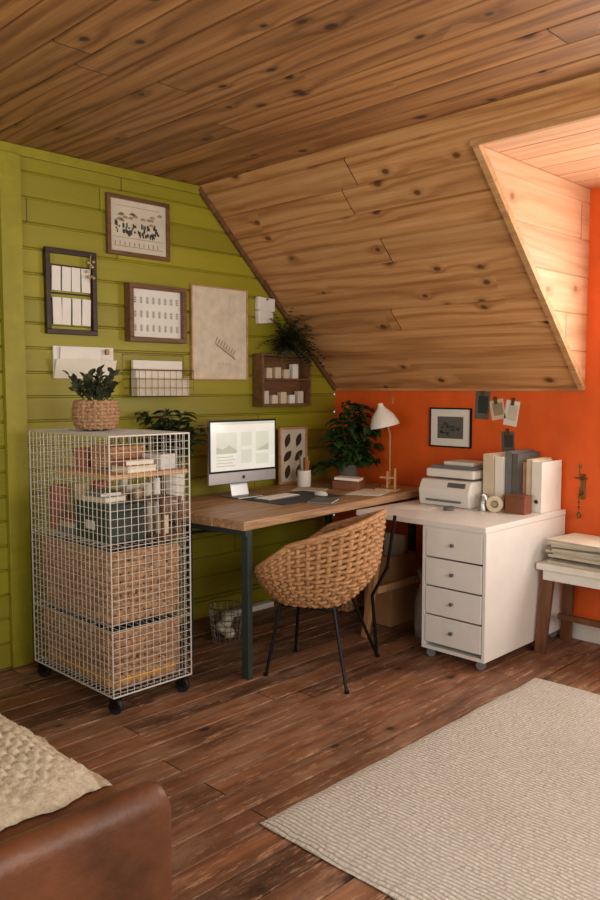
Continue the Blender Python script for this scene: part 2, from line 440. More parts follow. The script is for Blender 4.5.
def basket(label,w,d,h,loc,rotz=0,pitch=.03,mt=None,yellow=False,amp=.008,jit=0):
    mt=mt or m_rattan2
    e=thing('wicker_basket',label,'basket',loc,rotz)
    g,T=rrect(w,d,.04)
    nu=int(T/(pitch*1.15)); nu+=nu%2; nv=max(3,int(h/pitch*1.15))
    def f(u,v):
        x,y,nx,ny=g(u); k=.94+.06*v
        return Vector((x*k,y*k,.012+v*(h-.024))),Vector((nx,ny,0))
    m=M(); woven(m,f,nu,nv,amp,pitch*.42,sub=2,jit=jit); m.obj('woven_wall',mt,e,smooth=True,split=False)
    m=M(); K=48
    rim=[]
    for i in range(K):
        p,q=f(i/K,1); rim.append(p)
    m.tube(rim,.011,8,closed=True,ref=(0,0,1)); m.obj('rim',mt,e,smooth=True,split=False)
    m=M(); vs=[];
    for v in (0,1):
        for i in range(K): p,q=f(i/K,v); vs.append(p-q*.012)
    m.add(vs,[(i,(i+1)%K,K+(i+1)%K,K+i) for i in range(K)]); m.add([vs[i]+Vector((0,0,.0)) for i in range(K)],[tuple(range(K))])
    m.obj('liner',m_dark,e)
    if yellow:
        m=M(); K2=[]
        for i in range(K): p,q=f(i/K,0); K2.append(p+q*.012+Vector((0,0,.034)))
        m.tube(K2,.009,6,closed=True,ref=lambda i:(f(i/K,0)[1]),flat=2.2); m.obj('trim_cord',m_yellow,e,smooth=True,split=False,label='mustard yellow band')
    return e

# ------------------------------------------------------------------ wire cart
CX0,CX1,CY0,CY1=.23,.93,-2.45,-2.03; CZ0,CZ1=.085,1.215
cart=thing('wire_cart','tall white wire mesh cart on black casters packed with baskets','cart',((CX0+CX1)/2,(CY0+CY1)/2,0))
hw,hd=(CX1-CX0)/2,(CY1-CY0)/2
def panel(o,nu,nv,U,V,rw=.0016):
    m=M(); o=Vector(o);U=Vector(U);V=Vector(V)
    for i in range(nu+1): p=o+U*(i/nu); m.tube([p,p+V],rw,5)
    for j in range(nv+1): p=o+V*(j/nv); m.tube([p,p+U],rw,5)
    return m
gx,gy,gz=20,12,32
zh=CZ1-CZ0
for (o,U,nu) in [((-hw,-hd,CZ0),(2*hw,0,0),gx),((-hw,hd,CZ0),(2*hw,0,0),gx),((-hw,-hd,CZ0),(0,2*hd,0),gy),((hw,-hd,CZ0),(0,2*hd,0),gy)]:
    panel(o,nu,gz,U,(0,0,zh)).obj('mesh_panel',m_wire,cart,smooth=True)
panel((-hw,-hd,CZ1),gx,gy,(2*hw,0,0),(0,2*hd,0)).obj('mesh_lid',m_wire,cart,smooth=True)
panel((-hw,-hd,CZ0),gx,gy,(2*hw,0,0),(0,2*hd,0)).obj('mesh_bottom',m_wire,cart,smooth=True)
m=M()
for z in (CZ0,CZ1): m.tube([(-hw,-hd,z),(hw,-hd,z),(hw,hd,z),(-hw,hd,z)],.0036,6,closed=True,ref=(0,0,1))
for a in (-1,1):
    for b in (-1,1): m.tube([(a*hw,b*hd,CZ0),(a*hw,b*hd,CZ1)],.0034,6)
m.obj('rim_frame',m_wire,cart,smooth=True)
for z in (.375,.735):
    panel((-hw,-hd,z),8,11,(2*hw,0,0),(0,2*hd,0),.0016).obj('wire_shelf',m_wire,cart,smooth=True)
M().box(-hw+.22,hw-.004,-hd+.006,hd-.006,1.03,1.05).obj('wooden_shelf',m_lwood,cart,bevel=.002)
for a in (-1,1):
    for b in (-1,1):
        cz=bpy.data.objects.new('caster',None); col.objects.link(cz); cz.parent=cart; cz.location=(a*(hw-.03),b*(hd-.03),0)
        M().lathe([(.001,-.014),(.03,-.014),(.034,-.009),(.034,.009),(.03,.014),(.001,.014)],24,(0,0,.034),rot=(math.pi/2,0,.5)).obj('wheel',m_rub,cz,smooth=True)
        mm=M(); mm.boxc((-.012,.019,.052),(.036,.004,.05),(0,0,.5)); mm.boxc((.010,-.018,.052),(.036,.004,.05),(0,0,.5)); mm.boxc((0,0,.077),(.045,.045,.008),(0,0,.5)); mm.obj('fork',m_black,cz,bevel=.001)
CC=((CX0+CX1)/2,(CY0+CY1)/2)
basket('large chunky water hyacinth basket with mustard band in the cart',.62,.36,.27,(CC[0],CC[1],.089),yellow=True,pitch=.035,amp=.011,jit=.5)
basket('large chunky water hyacinth storage basket inside wire cart',.62,.36,.33,(CC[0],CC[1],.379),pitch=.035,amp=.011,jit=.5)
zz=.7385
e=thing('storage_box','dark green cardboard storage box in the cart','box',(.69,-2.30,zz),0)
M().box(-.14,.14,-.1,.1,0,.13).obj('body',m_dgreen,e,bevel=.003)
M().box(-.143,.143,-.103,.103,.131,.165).obj('lid',m_dgreen,e,bevel=.003)
M().box(-.04,.04,-.1045,-.1035,.05,.09).obj('card_label',m_lgrey,e)
e=thing('lantern','small dark wooden framed glass lantern in cart','lantern',(.84,-2.12,zz),.2)
mm=M()
for a in (-.055,.055):
    for b in (-.055,.055): mm.box(a-.008,a+.008,b-.008,b+.008,.015,.17)
mm.box(-.065,.065,-.065,.065,0,.015); mm.box(-.065,.065,-.065,.065,.17,.185); mm.obj('frame',m_mwood,e,bevel=.002)
M().lathe([(.001,.0155),(.03,.0155),(.03,.1),(.001,.1)],20).obj('candle',m_cream,e,smooth=True)
def book(name,label,w,d,h,loc,rotz,cm,group=None,lying=False,cat='book',binder=False):
    e=thing(name,label,cat,loc,rotz,group)
    mm=M(); t=.003
    if lying:
        mm.box(-w/2,w/2,-d/2,d/2,0,t); mm.box(-w/2,w/2,-d/2,d/2,h-t,h); mm.box(-w/2,w/2,-d/2,-d/2+t,t,h-t)
        mm.obj('cover',cm,e,bevel=.001); M().box(-w/2+.005,w/2-.005,-d/2+t,d/2-.006,t,h-t).obj('pages',m_paper,e)
    else:
        mm.box(-w/2,-w/2+t,-d/2,d/2,0,h); mm.box(w/2-t,w/2,-d/2,d/2,0,h); mm.box(-w/2+t,w/2-t,-d/2,-d/2+t,0,h)
        mm.obj('cover',cm,e,bevel=.001); M().box(-w/2+t,w/2-t,-d/2+t,d/2-.006,.005,h-.006).obj('pages',m_paper,e)
        if binder:
            M().lathe([(.006,-.001),(.012,-.001),(.012,.001),(.006,.001),(.006,-.001)],16,(0,-d/2-.001,.06),rot=(math.pi/2,0,0)).obj('finger_ring',m_chrome,e,smooth=True)
    return e
book('book','slate blue hardback book lying in the wire cart',.15,.14,.03,(.46,-2.33,zz),.05,m_blue,'books in the cart',True)
book('book','beige hardback book lying in the wire cart',.14,.13,.025,(.46,-2.33,zz+.031),-.1,m_beige,'books in the cart',True)
book('book','brown hardback book lying in the wire cart',.14,.12,.03,(.46,-2.33,zz+.057),.12,m_leather,'books in the cart',True)
book('book','small cream book on top of green storage box',.16,.13,.025,(.66,-2.31,zz+.1665),.15,m_cream,'books in the cart',True)
book('book','small grey book on top of green storage box',.15,.11,.02,(.66,-2.31,zz+.192),-.1,m_mgrey,'books in the cart',True)
for i,(x,c,h) in enumerate([(.58,m_peach,.2),(.615,m_cream,.22),(.65,m_leather,.19),(.69,m_beige,.21)]):
    book('book','upright worn book in the wire cart',.03,.12,h,(x,-2.11,zz),0,c,'books in the cart')
for i,(x,y,h) in enumerate([(.735,-2.075,.26),(.737,-2.125,.24),(.50,-2.10,.27),(.46,-2.08,.25)]):
    M().lathe([(.013,0),(.018,0),(.018,h),(.013,h),(.013,.001)],16).obj('paper_roll',[m_cardw,m_paper2][i%2],smooth=True,label='rolled sheet of pale paper standing in the cart',cat='paper roll',loc=(x,y,zz),group='paper rolls in the cart')
def pot(name,label,r0,r1,h,loc,mt,cat='pot'):
    return M().lathe([(.001,0),(r0,0),(r1*.97,h*.8),(r1*1.04,h*.82),(r1*1.04,h),(r1*.9,h),(r1*.85,h*.75),(.001,h*.7)],28).obj(name,mt,smooth=True,label=label,cat=cat,loc=loc)
pot('flower_pot','small empty terracotta flower pot on the cart shelf',.035,.05,.09,(.52,-2.33,1.0505),m_terra)
pot('flower_pot','small empty terracotta flower pot beside woven basket',.035,.048,.085,(.52,-2.17,1.0505),m_terra)
basket('small brown wicker basket on the cart wooden shelf',.17,.2,.11,(.68,-2.25,1.0505),.1,.018,m_rattan,amp=.005)
book('book','cream cloth-bound book lying on the cart shelf',.11,.17,.03,(.85,-2.27,1.0505),.1,m_cream,'books on the cart shelf',True)
book('book','red-brown cloth-bound book lying on another book',.1,.15,.025,(.85,-2.27,1.0815),-.05,m_terra,'books on the cart shelf',True)
M().box(-.06,.06,-.05,.05,0,.07).obj('tin_box',m_lgrey,bevel=.004,label='small pale tin box on the cart shelf',cat='tin box',loc=(.82,-2.12,1.0505),rotz=.2)
for i,(x,y,c) in enumerate([(.30,-2.34,m_terra),(.30,-2.22,m_beige),(.29,-2.11,m_terra)]):
    M().lathe([(.001,0),(.045,0),(.045,.2),(.04,.21),(.001,.21)],24).obj('canister',c,smooth=True,label='tall round cardboard canister in the wire cart',cat='canister',loc=(x-.0,y,zz),group='canisters in the cart')

def woven_pot(label,r,h,loc,plantname):
    e=thing(plantname,label,'potted plant',loc)
    def f(u,v):
        a=u*2*math.pi; rr=r*(.80+.25*math.sin(math.pi*(v*.75+.08)))
        return Vector((rr*math.cos(a),rr*math.sin(a),.008+v*(h-.016))),Vector((math.cos(a),math.sin(a),0))
    m=M(); woven(m,f,22,8,.005,h/8*.5,sub=2); m.obj('woven_pot',m_rattan2,e,smooth=True,split=False)
    M().lathe([(.001,.002),(r*.78,.002),(r*.95,h*.5),(r*.85,h*.9),(.001,h*.9)],24).obj('soil',m_soil,e,smooth=True)
    return e
e=woven_pot('leafy succulent in a woven rattan pot on top of cart',.095,.15,(.50,-2.25,CZ1+.005),'potted_succulent')
m=M(); ms=M()
for i in range(26):
    a=R.uniform(0,6.28); el=R.uniform(.7,1.5); r0=R.uniform(0,.05)
    b=Vector((r0*math.cos(a),r0*math.sin(a),.13)); L=R.uniform(.08,.17)
    d=Vector((math.cos(a)*math.cos(el),math.sin(a)*math.cos(el),math.sin(el)))
    tip=b+d*L; ms.tube([b,b+d*L*.5,tip],.003,5)
    for k in range(8):
        t=.3+.7*k/7; p=b+d*L*t; aa=R.uniform(0,6.28)
        dd=(d*.8+Vector((math.cos(aa),math.sin(aa),R.uniform(-.1,.7)))).normalized()
        m.leaf(p,dd,R.uniform(.03,.045),R.uniform(.022,.032),.2,5,.2,R.uniform(-1,1),.8)
m.obj('foliage',m_leaf2,e,smooth=True,split=False); ms.obj('stem',m_stem,e,smooth=True)

# ------------------------------------------------------------------ wooden desk
DA=math.radians(4.6)
desk=thing('wooden_desk','rustic weathered wood desk top on dark steel legs','desk',(1.03,-1.79,0),DA)
DT=.785
m=M(); n_b=4
for i in range(n_b):
    a=-.86+i*.215; m.box(a+.0006,a+.2144,0+R.uniform(0,.006),1.70-R.uniform(0,.004),DT-.045,DT)
m.obj('desk_top',m_desk,desk,bevel=.005)
for (x,y) in [(-.035,.06),(-.57,.16),(-.06,1.60),(-.7,1.56)]:
    M().box(x-.022,x+.022,y-.016,y+.016,0,DT-.046).obj('leg',m_steel,desk,bevel=.003)
m=M(); m.box(-.62,-.013,.03,.05,DT-.075,DT-.046); m.box(-.70,-.04,1.57,1.59,DT-.10,DT-.076); m.box(-.75,-.7,.03,1.55,DT-.07,DT-.046)
m.tube([(-.57,.13,.55),(-.5,.11,.66),(-.3,.09,.7),(-.04,.07,.72)],.009,8); m.obj('brace',m_steel,desk,smooth=True)
def D(x,y,z=0):
    v=Matrix.Rotation(DA,3,'Z')@Vector((x,y,0)); return (1.03+v.x,-1.79+v.y,DT+.0006+z)

# ------------------------------------------------------------------ white desk + drawers
WT=.735; WX0,WX1,WY0,WY1=.95,1.785,-.875,-.03
wd=thing('white_desk','white laminate desk top on a light wooden trestle','desk',((WX0+WX1)/2,(WY0+WY1)/2,0))
hx,hy=(WX1-WX0)/2,(WY1-WY0)/2
M().box(-hx,hx,-hy,hy,WT-.03,WT).obj('desk_top',m_white,wd,bevel=.003)
for sy in (-1,1):
    M().beam((-hx+.10,sy*(hy-.12),WT-.03),(-hx+.03,sy*(hy-.05),.0),.042,.03,ref=(0,1,0)).obj('leg',m_lwoodz,wd,bevel=.003)
M().box(-hx+.065,-hx+.085,-hy+.1,hy-.1,.25,.29).obj('crossbar',m_lwood,wd,bevel=.002)
BX0=1.40
cab=thing('drawer_cabinet','white drawer cabinet with four drawers on small castors','drawer cabinet',((BX0+WX1)/2,(WY0+WY1)/2+.004,0))
cx=(WX1-.004-BX0)/2; cy=hy-.004; z0=.05; z1=WT-.031
m=M(); t=.018
m.box(-cx,-cx+t,-cy+.002,cy,z0,z1); m.box(cx-t,cx,-cy+.002,cy,z0,z1); m.box(-cx+t,cx-t,-cy+.002,cy,z0,z0+t); m.box(-cx+t,cx-t,-cy+.002,cy,z1-t,z1); m.box(-cx+t,cx-t,cy-.01,cy,z0+t,z1-t)
m.obj('body',m_white,cab,bevel=.0015)
dz0=z0+.035; dh=(z1-.01-dz0)/4
for i in range(4):
    a=dz0+i*dh
    dr=M().box(-cx+.022,cx-.022,-cy-.0,-cy+.016,a+.004,a+dh-.004).obj('drawer',m_white,cab,bevel=.003)
    mm=M(); mm.lathe([(.001,-.0),(.005,-.0),(.005,.010),(.010,.013),(.010,.019),(.001,.022)],16,(0,-cy,a+dh*.52),rot=(math.pi/2,0,0)); 
    mm.obj('knob',m_grey,dr,smooth=True)
for a in (-1,1):
    for b in (-1,1): M().lathe([(.001,-.012),(.024,-.012),(.024,.012),(.001,.012)],18,(a*(cx-.04),b*(cy-.04),.025),rot=(math.pi/2,0,.3)).obj('caster',m_mgrey,cab,smooth=True)

# ------------------------------------------------------------------ chair
ch=thing('rattan_chair','woven rattan tub chair with thin black metal legs','chair',(1.125,-1.40,0),math.radians(23.7))
def shell(u,v):
    th=u*2*math.pi; c=math.cos(th); s_=math.sin(th); k=(1+c)/2
    rim=.47+.15*min(1,k*2.2)**.8+.19*k**1.6; zb=.365
    z=zb+(rim-zb)*v
    hgt=(z-zb)/.44
    sq=1/((abs(c)**2.7+abs(s_)**2.7)**(1/2.7))
    rr=(.15+.125*(1-(1-min(1,hgt*1.9))**2.2))*(1+(sq-1)*.8)
    x=rr*c*1.05+.055*max(0,c)*hgt; y=rr*s_*1.08
    return Vector((x,y,z))
def shellf(u,v):
    p=shell(u,v); a=shell(u+.002,v)-shell(u-.002,v); b=shell(u,min(1,v+.01))-shell(u,max(0,v-.01))
    q=a.cross(b); q.normalize(); return p,q
m=M(); woven(m,shellf,42,15,.008,.0105,rv=.009,sub=2,flat=.7); 
m.obj('seat_shell',m_rattan,ch,smooth=True,split=False)
m=M(); m.tube([shell(i/60,1.0)+Vector((0,0,.004)) for i in range(60)],.014,8,closed=True,ref=(0,0,1)); m.obj('rim',m_rattan,ch,smooth=True,split=False)
m=M()
for k in range(1,9):
    rr=.022*k; pts=[]
    for i in range(48):
        a=i/48*2*math.pi; pts.append(Vector((rr*math.cos(a)*1.02,rr*math.sin(a)*1.08,.385+.004*math.cos(a*12+math.pi*k))))
    m.tube(pts,.011,6,closed=True,ref=(0,0,1))
m.obj('seat',m_rattan,ch,smooth=True,split=False)
legs=[((.15,-.14,.36),(.255,-.26,0)),((.15,.14,.36),(.255,.28,0)),((-.13,-.13,.36),(-.19,-.18,0)),((-.13,.13,.36),(-.18,.2,0))]
for a,b in legs:
    mm=M(); mm.tube([a,b],.0085,8); mm.lathe([(.001,0),(.012,0),(.012,.012),(.001,.012)],12,(b[0],b[1],0)); mm.obj('leg',m_black,ch,smooth=True)
m=M(); m.tube([(.15,-.14,.352),(.15,.14,.352),(-.13,.13,.352),(-.13,-.13,.352)],.0085,8,closed=True,ref=(0,0,1))
m.tube([(.252,.275,0.02),(.235,.24,.34),(.32,.22,.5),(.375,.15,.78)],.009,8)
m.obj('frame',m_black,ch,smooth=True)

# ------------------------------------------------------------------ computer
mac=thing('desktop_computer','slim silver all-in-one computer showing a pale web page','computer',(.36,-1.205,DT+.0008),math.radians(90-2))
m=M(); m.box(-.25,.25,-.012,.004,.085,.452); m.obj('screen_housing',m_alu,mac,bevel=.004)
M().box(-.25,.25,-.0145,-.0122,.150,.452).obj('bezel',m_black,mac,bevel=.001)
def emis(name,c,s=.4):
    n=N(name); o=n.obj(); f=n.noise(o,6,3); cc=n.ramp(f,[(.3,sc(hexc(c),.9)),(.7,hexc(c))])
    n.l(cc,n.b.inputs['Base Color']); n.l(cc,n.b.inputs['Emission Color']); n.b.inputs['Emission Strength'].default_value=s; n.b.inputs['Roughness'].default_value=.15; return n.m
m=M(); m.quadxz(-.24,.24,.162,.44,-.0148)
m.c=1; m.quadxz(-.24,.24,.425,.44,-.0150)
m.c=2
for (a,b,c_,d_) in [(-.20,-.05,.26,.38),(-.02,.06,.30,.38),(.09,.19,.27,.38),(-.02,.06,.20,.28),(.09,.19,.19,.25)]: m.quadxz(a,b,c_,d_,-.0150)
m.c=3
for k in range(4): m.quadxz(-.20,-.08+.015*(k%2),.238-k*.017,.243-k*.017,-.0150)
m.polyxz([(-.20,.26),(-.05,.26),(-.05,.275),(-.11,.31),(-.15,.285),(-.20,.30)],-.0151); m.polyxz([(.09,.27),(.19,.27),(.19,.31),(.14,.29)],-.0151)
m.obj('display',[emis('screen_page','#dde0d8'),emis('screen_bar','#c4c8c0'),emis('screen_photo','#cdd3c5'),emis('screen_photo_dark','#b2bbaa')],mac)
m=M(); m.boxc((0,.045,.10),(.13,.01,.2),(-.25,0,0)); m.obj('stand',m_alu,mac,bevel=.003)
M().box(-.095,.095,-.08,.10,0,.009).obj('foot',m_alu,mac,bevel=.004)
M().lathe([(.001,0),(.011,0),(.001,.0005)],16,(0,-.0125,.118),rot=(math.pi/2,0,0)).obj('badge',m_ink,mac)
M().box(-.26,.26,-.17,.17,0,.003).obj('desk_mat',m_dmat,label='dark grey-green desk mat under the keyboard',cat='desk mat',loc=D(-.36,.80),rotz=math.radians(92))
kb=thing('keyboard','slim white and silver keyboard lying on desk mat','keyboard',D(-.42,.72,.0035),math.radians(96))
M().box(-.14,.14,-.057,.057,0,.008).obj('body',m_alu,kb,bevel=.003)
m=M()
for r in range(5):
    for c in range(14): m.box(-.135+c*.0193,-.135+c*.0193+.0165,-.05+r*.0205,-.05+r*.0205+.0175,.008,.0105)
m.obj('keys',m_cardw,kb)
m=M(); m.lathe([(.001,0),(.03,0),(.032,.008),(.024,.02),(.001,.026)],24,sx=1.0,sy=1.7)
m.obj('computer_mouse',m_white,smooth=True,label='white wireless mouse beside the keyboard',cat='mouse',loc=D(-.30,.97,.0035),rotz=1.4)
m=M(); m.box(-.105,.105,-.15,.15,0,.002); m.obj('sheet_of_paper',m_paper,label='loose cream sheet of paper on the desk',cat='paper',loc=D(-.16,1.28,0),rotz=.35)
m=M(); m.box(-.1,.1,-.07,.07,0,.004); m.obj('notepad',m_paper2,label='small aged notepad on the wooden desk',cat='notepad',loc=D(-.52,1.14,0),rotz=.5)
book('notebook','dark grey notebook lying on the wooden desk',.14,.2,.012,D(-.13,.78,.0),.5,m_mgrey,None,True,'notebook')
cup=M().lathe([(.001,0),(.042,0),(.044,.003),(.044,.105),(.040,.105),(.039,.006),(.001,.006)],28).obj('pencil_cup',m_cardw,smooth=True,label='white ceramic cup holding pencils and brushes',cat='cup',loc=D(-.66,1.25))
cl=D(-.66,1.25)
for i in range(8):
    a=i*.8; c=[m_yellow,m_lwood,m_red,m_black,m_lwood,m_blue,m_beige,m_red][i]
    L=R.uniform(.16,.2); mm=M(); mm.tube([(0,0,0),(math.cos(a)*.018,math.sin(a)*.018,L)],.0035,6)
    mm.c=1; mm.tube([(math.cos(a)*.018,math.sin(a)*.018,L),(math.cos(a)*.0195,math.sin(a)*.0195,L+.014)],lambda t:.0035*(1-t)+.0006,6)
    mm.obj('pencil',[c,m_ink],smooth=True,label='pencil standing in the white cup',cat='pencil',loc=(cl[0]+math.cos(a)*.014,cl[1]+math.sin(a)*.014,cl[2]+.0065),group='pencils in the cup')
# ------------------------------------------------------------------ frames
def frame(name,label,w,h,loc,rotz,fm,pm,bar=.018,depth=.02,art=None,mats=None,cat='picture frame'):
    e=thing(name,label,cat,loc,rotz)
    m=M(); hw=w/2
    m.box(-hw,hw,-depth,0,0,bar); m.box(-hw,hw,-depth,0,h-bar,h); m.box(-hw,-hw+bar,-depth,0,bar,h-bar); m.box(hw-bar,hw,-depth,0,bar,h-bar)
    m.obj('frame',fm,e,bevel=.002)
    m=M(); m.box(-hw+bar,hw-bar,-depth*.5,-.001,bar,h-bar); mt=[pm]
    if art:
        mt+=mats; y=-depth*.5-.0008; art(m,hw-bar,bar,h-bar,y)
    m.obj('print',mt,e)
    return e
def art_town(m,hw,z0,z1,y):
    m.c=1; r=random.Random(3); H_=z1-z0
    for k in range(60):
        x=r.uniform(-hw*.85,hw*.75); z=z0+H_*r.uniform(.3,.5); w=r.uniform(.005,.014); h=r.uniform(.008,.03)
        m.quadxz(x,x+w,z,z+h,y-.0002*k/60)
    for k in range(10):
        x=-hw*.85+k*hw*.17; m.quadxz(x,x+.004,z0+H_*.12,z0+H_*.2,y)
    m.c=2
    m.quadxz(-hw*.9,hw*.9,z0+H_*.1,z0+H_*.112,y); m.quadxz(-hw*.9,hw*.9,z0+H_*.27,z0+H_*.28,y); m.quadxz(-hw*.75,hw*.75,z0+H_*.88,z0+H_*.89,y)
    for k in range(16):
        x=r.uniform(-hw*.8,hw*.8); z=z0+H_*r.uniform(.57,.82); m.polyxz([(x-.02,z),(x+.015,z-.004),(x+.02,z+.008),(x,z+.014)],y-.0002)
def leafpoly(cx,cz,L,w,a,n=5):
    pts=[]
    for i in range(n+1): t=i/n; pts.append((t*L-L/2,w/2*math.sin(math.pi*t)**.8))
    for i in range(n-1,0,-1): t=i/n; pts.append((t*L-L/2,-w/2*math.sin(math.pi*t)**.8))
    return [(cx+x*math.cos(a)-z*math.sin(a),cz+x*math.sin(a)+z*math.cos(a)) for x,z in pts]
def art_botany(m,hw,z0,z1,y):
    m.c=1; H_=z1-z0
    for row in range(3):
        for c in range(8):
            x=-hw*.85+c*hw*.243; z=z0+H_*(.2+.29*row); h=H_*.2
            m.quadxz(x-.0012,x+.0012,z-h*.4,z+h*.4,y)
            for k in range(3):
                for sgn in (-1,1): m.polyxz(leafpoly(x+sgn*.006,z-h*.25+k*h*.22,.013,.004,sgn*.6 if sgn>0 else math.pi-.6),y-.0003)
def art_leaf(m,hw,z0,z1,y):
    m.c=1; H_=z1-z0; x0,zz0=hw*.2,z0+H_*.30
    for k in range(8):
        t=k/7; x=x0-.07+.14*t; z=zz0+.06-.08*t
        m.polyxz(leafpoly(x,z+.018,.045,.009,1.1),y); m.polyxz(leafpoly(x,z-.016,.045,.009,-.7),y-.0002)
    m.polyxz(leafpoly(x0,zz0+.02,.19,.004,-.53),y-.0003)
    for k in range(4): m.quadxz(-hw*.1+k*.03,-hw*.1+k*.03+.02,zz0-.075,zz0-.072,y)
def art_leaves12(m,hw,z0,z1,y):
    m.c=1; H_=z1-z0; r=random.Random(2)
    for row in range(3):
        for c in range(2):
            x=-hw*.45+c*hw*.9; z=z0+H_*(.19+.30*row); a=r.uniform(.7,1.3)
            m.polyxz(leafpoly(x,z,.10,.05,a,8),y); m.polyxz(leafpoly(x-.012,z-.03,.06,.004,a),y-.0002)
G=math.pi/2; FX=.0005
def gw(y0,y1,z0): return (FX,(y0+y1)/2,z0)
frame('picture_frame','brown wood framed aged town print on green boards',.413,.325,gw(-1.867,-1.454,2.15),G,m_mwood,m_paper2,.022,.025,art_town,[m_ink,m_inkl])
frame('picture_frame','deep wooden box frame with small botanical sketches',.391,.32,gw(-1.757,-1.366,1.68),G,m_mwood,m_cardw,.026,.06,art_botany,[m_grey])
frame('picture_frame','large off-white textured canvas panel with faint leaf drawing',.45,.57,gw(-1.30,-.85,1.468),G,m_lwood,m_canvas,.008,.02,art_leaf,[m_inkl])
frame('picture_frame','pale wood framed dark leaf specimens leaning on the desk',.26,.375,(.09,-.525,DT+.001),G,m_lwood,m_paper2,.014,.018,art_leaves12,[m_inkm])
e=thing('memo_frame','dark weathered open frame holding rows of white cards','memo frame',gw(-2.237,-1.942,1.70),G)
m=M(); w,h,b=.295,.44,.026
m.box(-w/2,w/2,-.03,0,0,b); m.box(-w/2,w/2,-.03,0,h-b,h); m.box(-w/2,-w/2+b,-.03,0,b,h-b); m.box(w/2-b,w/2,-.03,0,b,h-b); m.box(-w/2+b,w/2-b,-.02,-.012,h*.47,h*.47+.008); m.box(-w/2+b,w/2-b,-.02,-.012,h*.8,h*.8+.006)
m.obj('frame',m_dwood,e,bevel=.003)
for row,(zc,hh) in enumerate([(.05,.14),(.225,.125)]):
    for c in range(4):
        M().boxc((-.085+c*.057+R.uniform(-.003,.003),-.016,zc+hh/2),(.05,.004,hh),(0,R.uniform(-.04,.04),0)).obj('card',m_cardw,e)
m=M()
for k in range(10): m.lathe([(.001,-.008),(.008,-.004),(.009,.002),(.001,.009)],8,(.10+R.uniform(-.02,.02),-.04+R.uniform(-.01,.01),.33+R.uniform(-.03,.07)))
m.tube([(.10,-.035,.28),(.105,-.04,.42)],.0025,5); m.obj('dried_sprig',m_beige,e,smooth=True)
e=thing('letter_holder','white paper letter holder pinned on green wall','letter holder',gw(-2.20,-1.835,1.47),G)
M().box(-.18,.18,-.012,0,0,.17).obj('back_panel',m_cardw,e,bevel=.002)
m=M(); m.add([(-.18,-.013,.0),(.18,-.013,.0),(.18,-.045,.10),(-.18,-.045,.10),(-.18,-.011,.0),(.18,-.011,.0),(.18,-.041,.10),(-.18,-.041,.10)],[(0,1,2,3),(4,7,6,5),(0,3,7,4),(1,5,6,2),(3,2,6,7)]); m.obj('pocket',m_paper,e)
M().boxc((-.03,-.022,.10),(.24,.003,.12),(.15,.04,0)).obj('envelope',m_cardw,e)
m=M(); m.boxc((.13,-.03,.145),(.02,.012,.03)); m.obj('clip',m_brass,e,bevel=.002)
e=thing('wire_wall_basket','thin wire wall basket on green boards full of papers','wire basket',gw(-1.775,-1.35,1.37),G)
m=M(); hw_=.21; dep=.10; hh=.15
for k in range(4):
    z=hh*k/3; m.tube([(-hw_,-.004,z),(-hw_,-dep,z),(hw_,-dep,z),(hw_,-.004,z)],.0018 if k<3 else .0035,5,closed=True,ref=(0,0,1))
for k in range(11):
    x=-hw_+2*hw_*k/10; m.tube([(x,-.004,hh+.09 if k in(0,10) else hh),(x,-.004,0),(x,-dep,0),(x,-dep,hh)],.0016,5,ref=(1,0,0))
m.tube([(-hw_,-.004,hh+.09),(hw_,-.004,hh+.09)],.004,6)
m.obj('basket_frame',m_brass,e,smooth=True)
def sheet(label,w,h,d,loc,rot,mt,name='paper_bundle',cat='paper'):
    o=M().boxc((0,0,h/2),(w,d,h)).obj(name,mt,label=label,cat=cat,loc=loc,bevel=.001); o.rotation_euler=rot; return o
sheet('stack of white envelopes in the wire wall basket',.34,.20,.02,(.03,-1.56,1.376),(0,-.0,G),m_cardw,)
sheet('bundle of cream papers in the wire wall basket',.30,.15,.02,(.056,-1.58,1.376),(0,.0,G),m_paper)
sheet('grey folded papers in front of wire wall basket',.36,.10,.018,(.082,-1.56,1.376),(0,0,G),m_paper2)
e=thing('paper_pouch','small white paper pouch hanging on the green wall','pouch',gw(-.80,-.60,1.84),G)
m=M(); m.boxc((0,-.018,.12),(.15,.034,.085),(0,.05,0)); m.boxc((-.01,-.02,.04),(.13,.038,.085),(0,-.08,0)); m.obj('pouch',m_cardw,e,bevel=.006)
M().lathe([(.001,0),(.006,0),(.006,.01),(.001,.01)],10,(.0,-.035,.15),rot=(math.pi/2,0,0)).obj('pin',m_leather,e)
SW=.45
sh=thing('wall_shelf','dark wooden divided box shelf with small white cards','wall shelf',gw(-.80,-.80+SW,1.30),G)
m=M(); w,h,d,b=SW,.34,.10,.016
m.box(-w/2,w/2,-d,0,0,b); m.box(-w/2,w/2,-d,0,h-b,h); m.box(-w/2,-w/2+b,-d,0,b,h-b); m.box(w/2-b,w/2,-d,0,b,h-b); m.box(-w/2+b,w/2-b,-.008,0,b,h-b); m.box(-w/2+b,w/2-b,-d+.01,-.008,h*.5,h*.5+.012)
m.obj('box_frame',m_mwood,sh,bevel=.002)
for row,z in ((0,b+.0005),(1,h*.5+.0125)):
    for c in range(5 if row==0 else 4):
        y=-.80+.06+c*.08+(0 if row==0 else .03); hh=R.uniform(.055,.09) if row==0 else R.uniform(.06,.10)
        M().box(-.02,.02,-.025,.025,0,hh).obj('card_box',R.choice([m_cardw,m_cream,m_paper2]),bevel=.003,label='little pale cardboard box standing in the wall shelf',cat='box',loc=(.05,y,1.30+z),group='small boxes in the wall shelf')
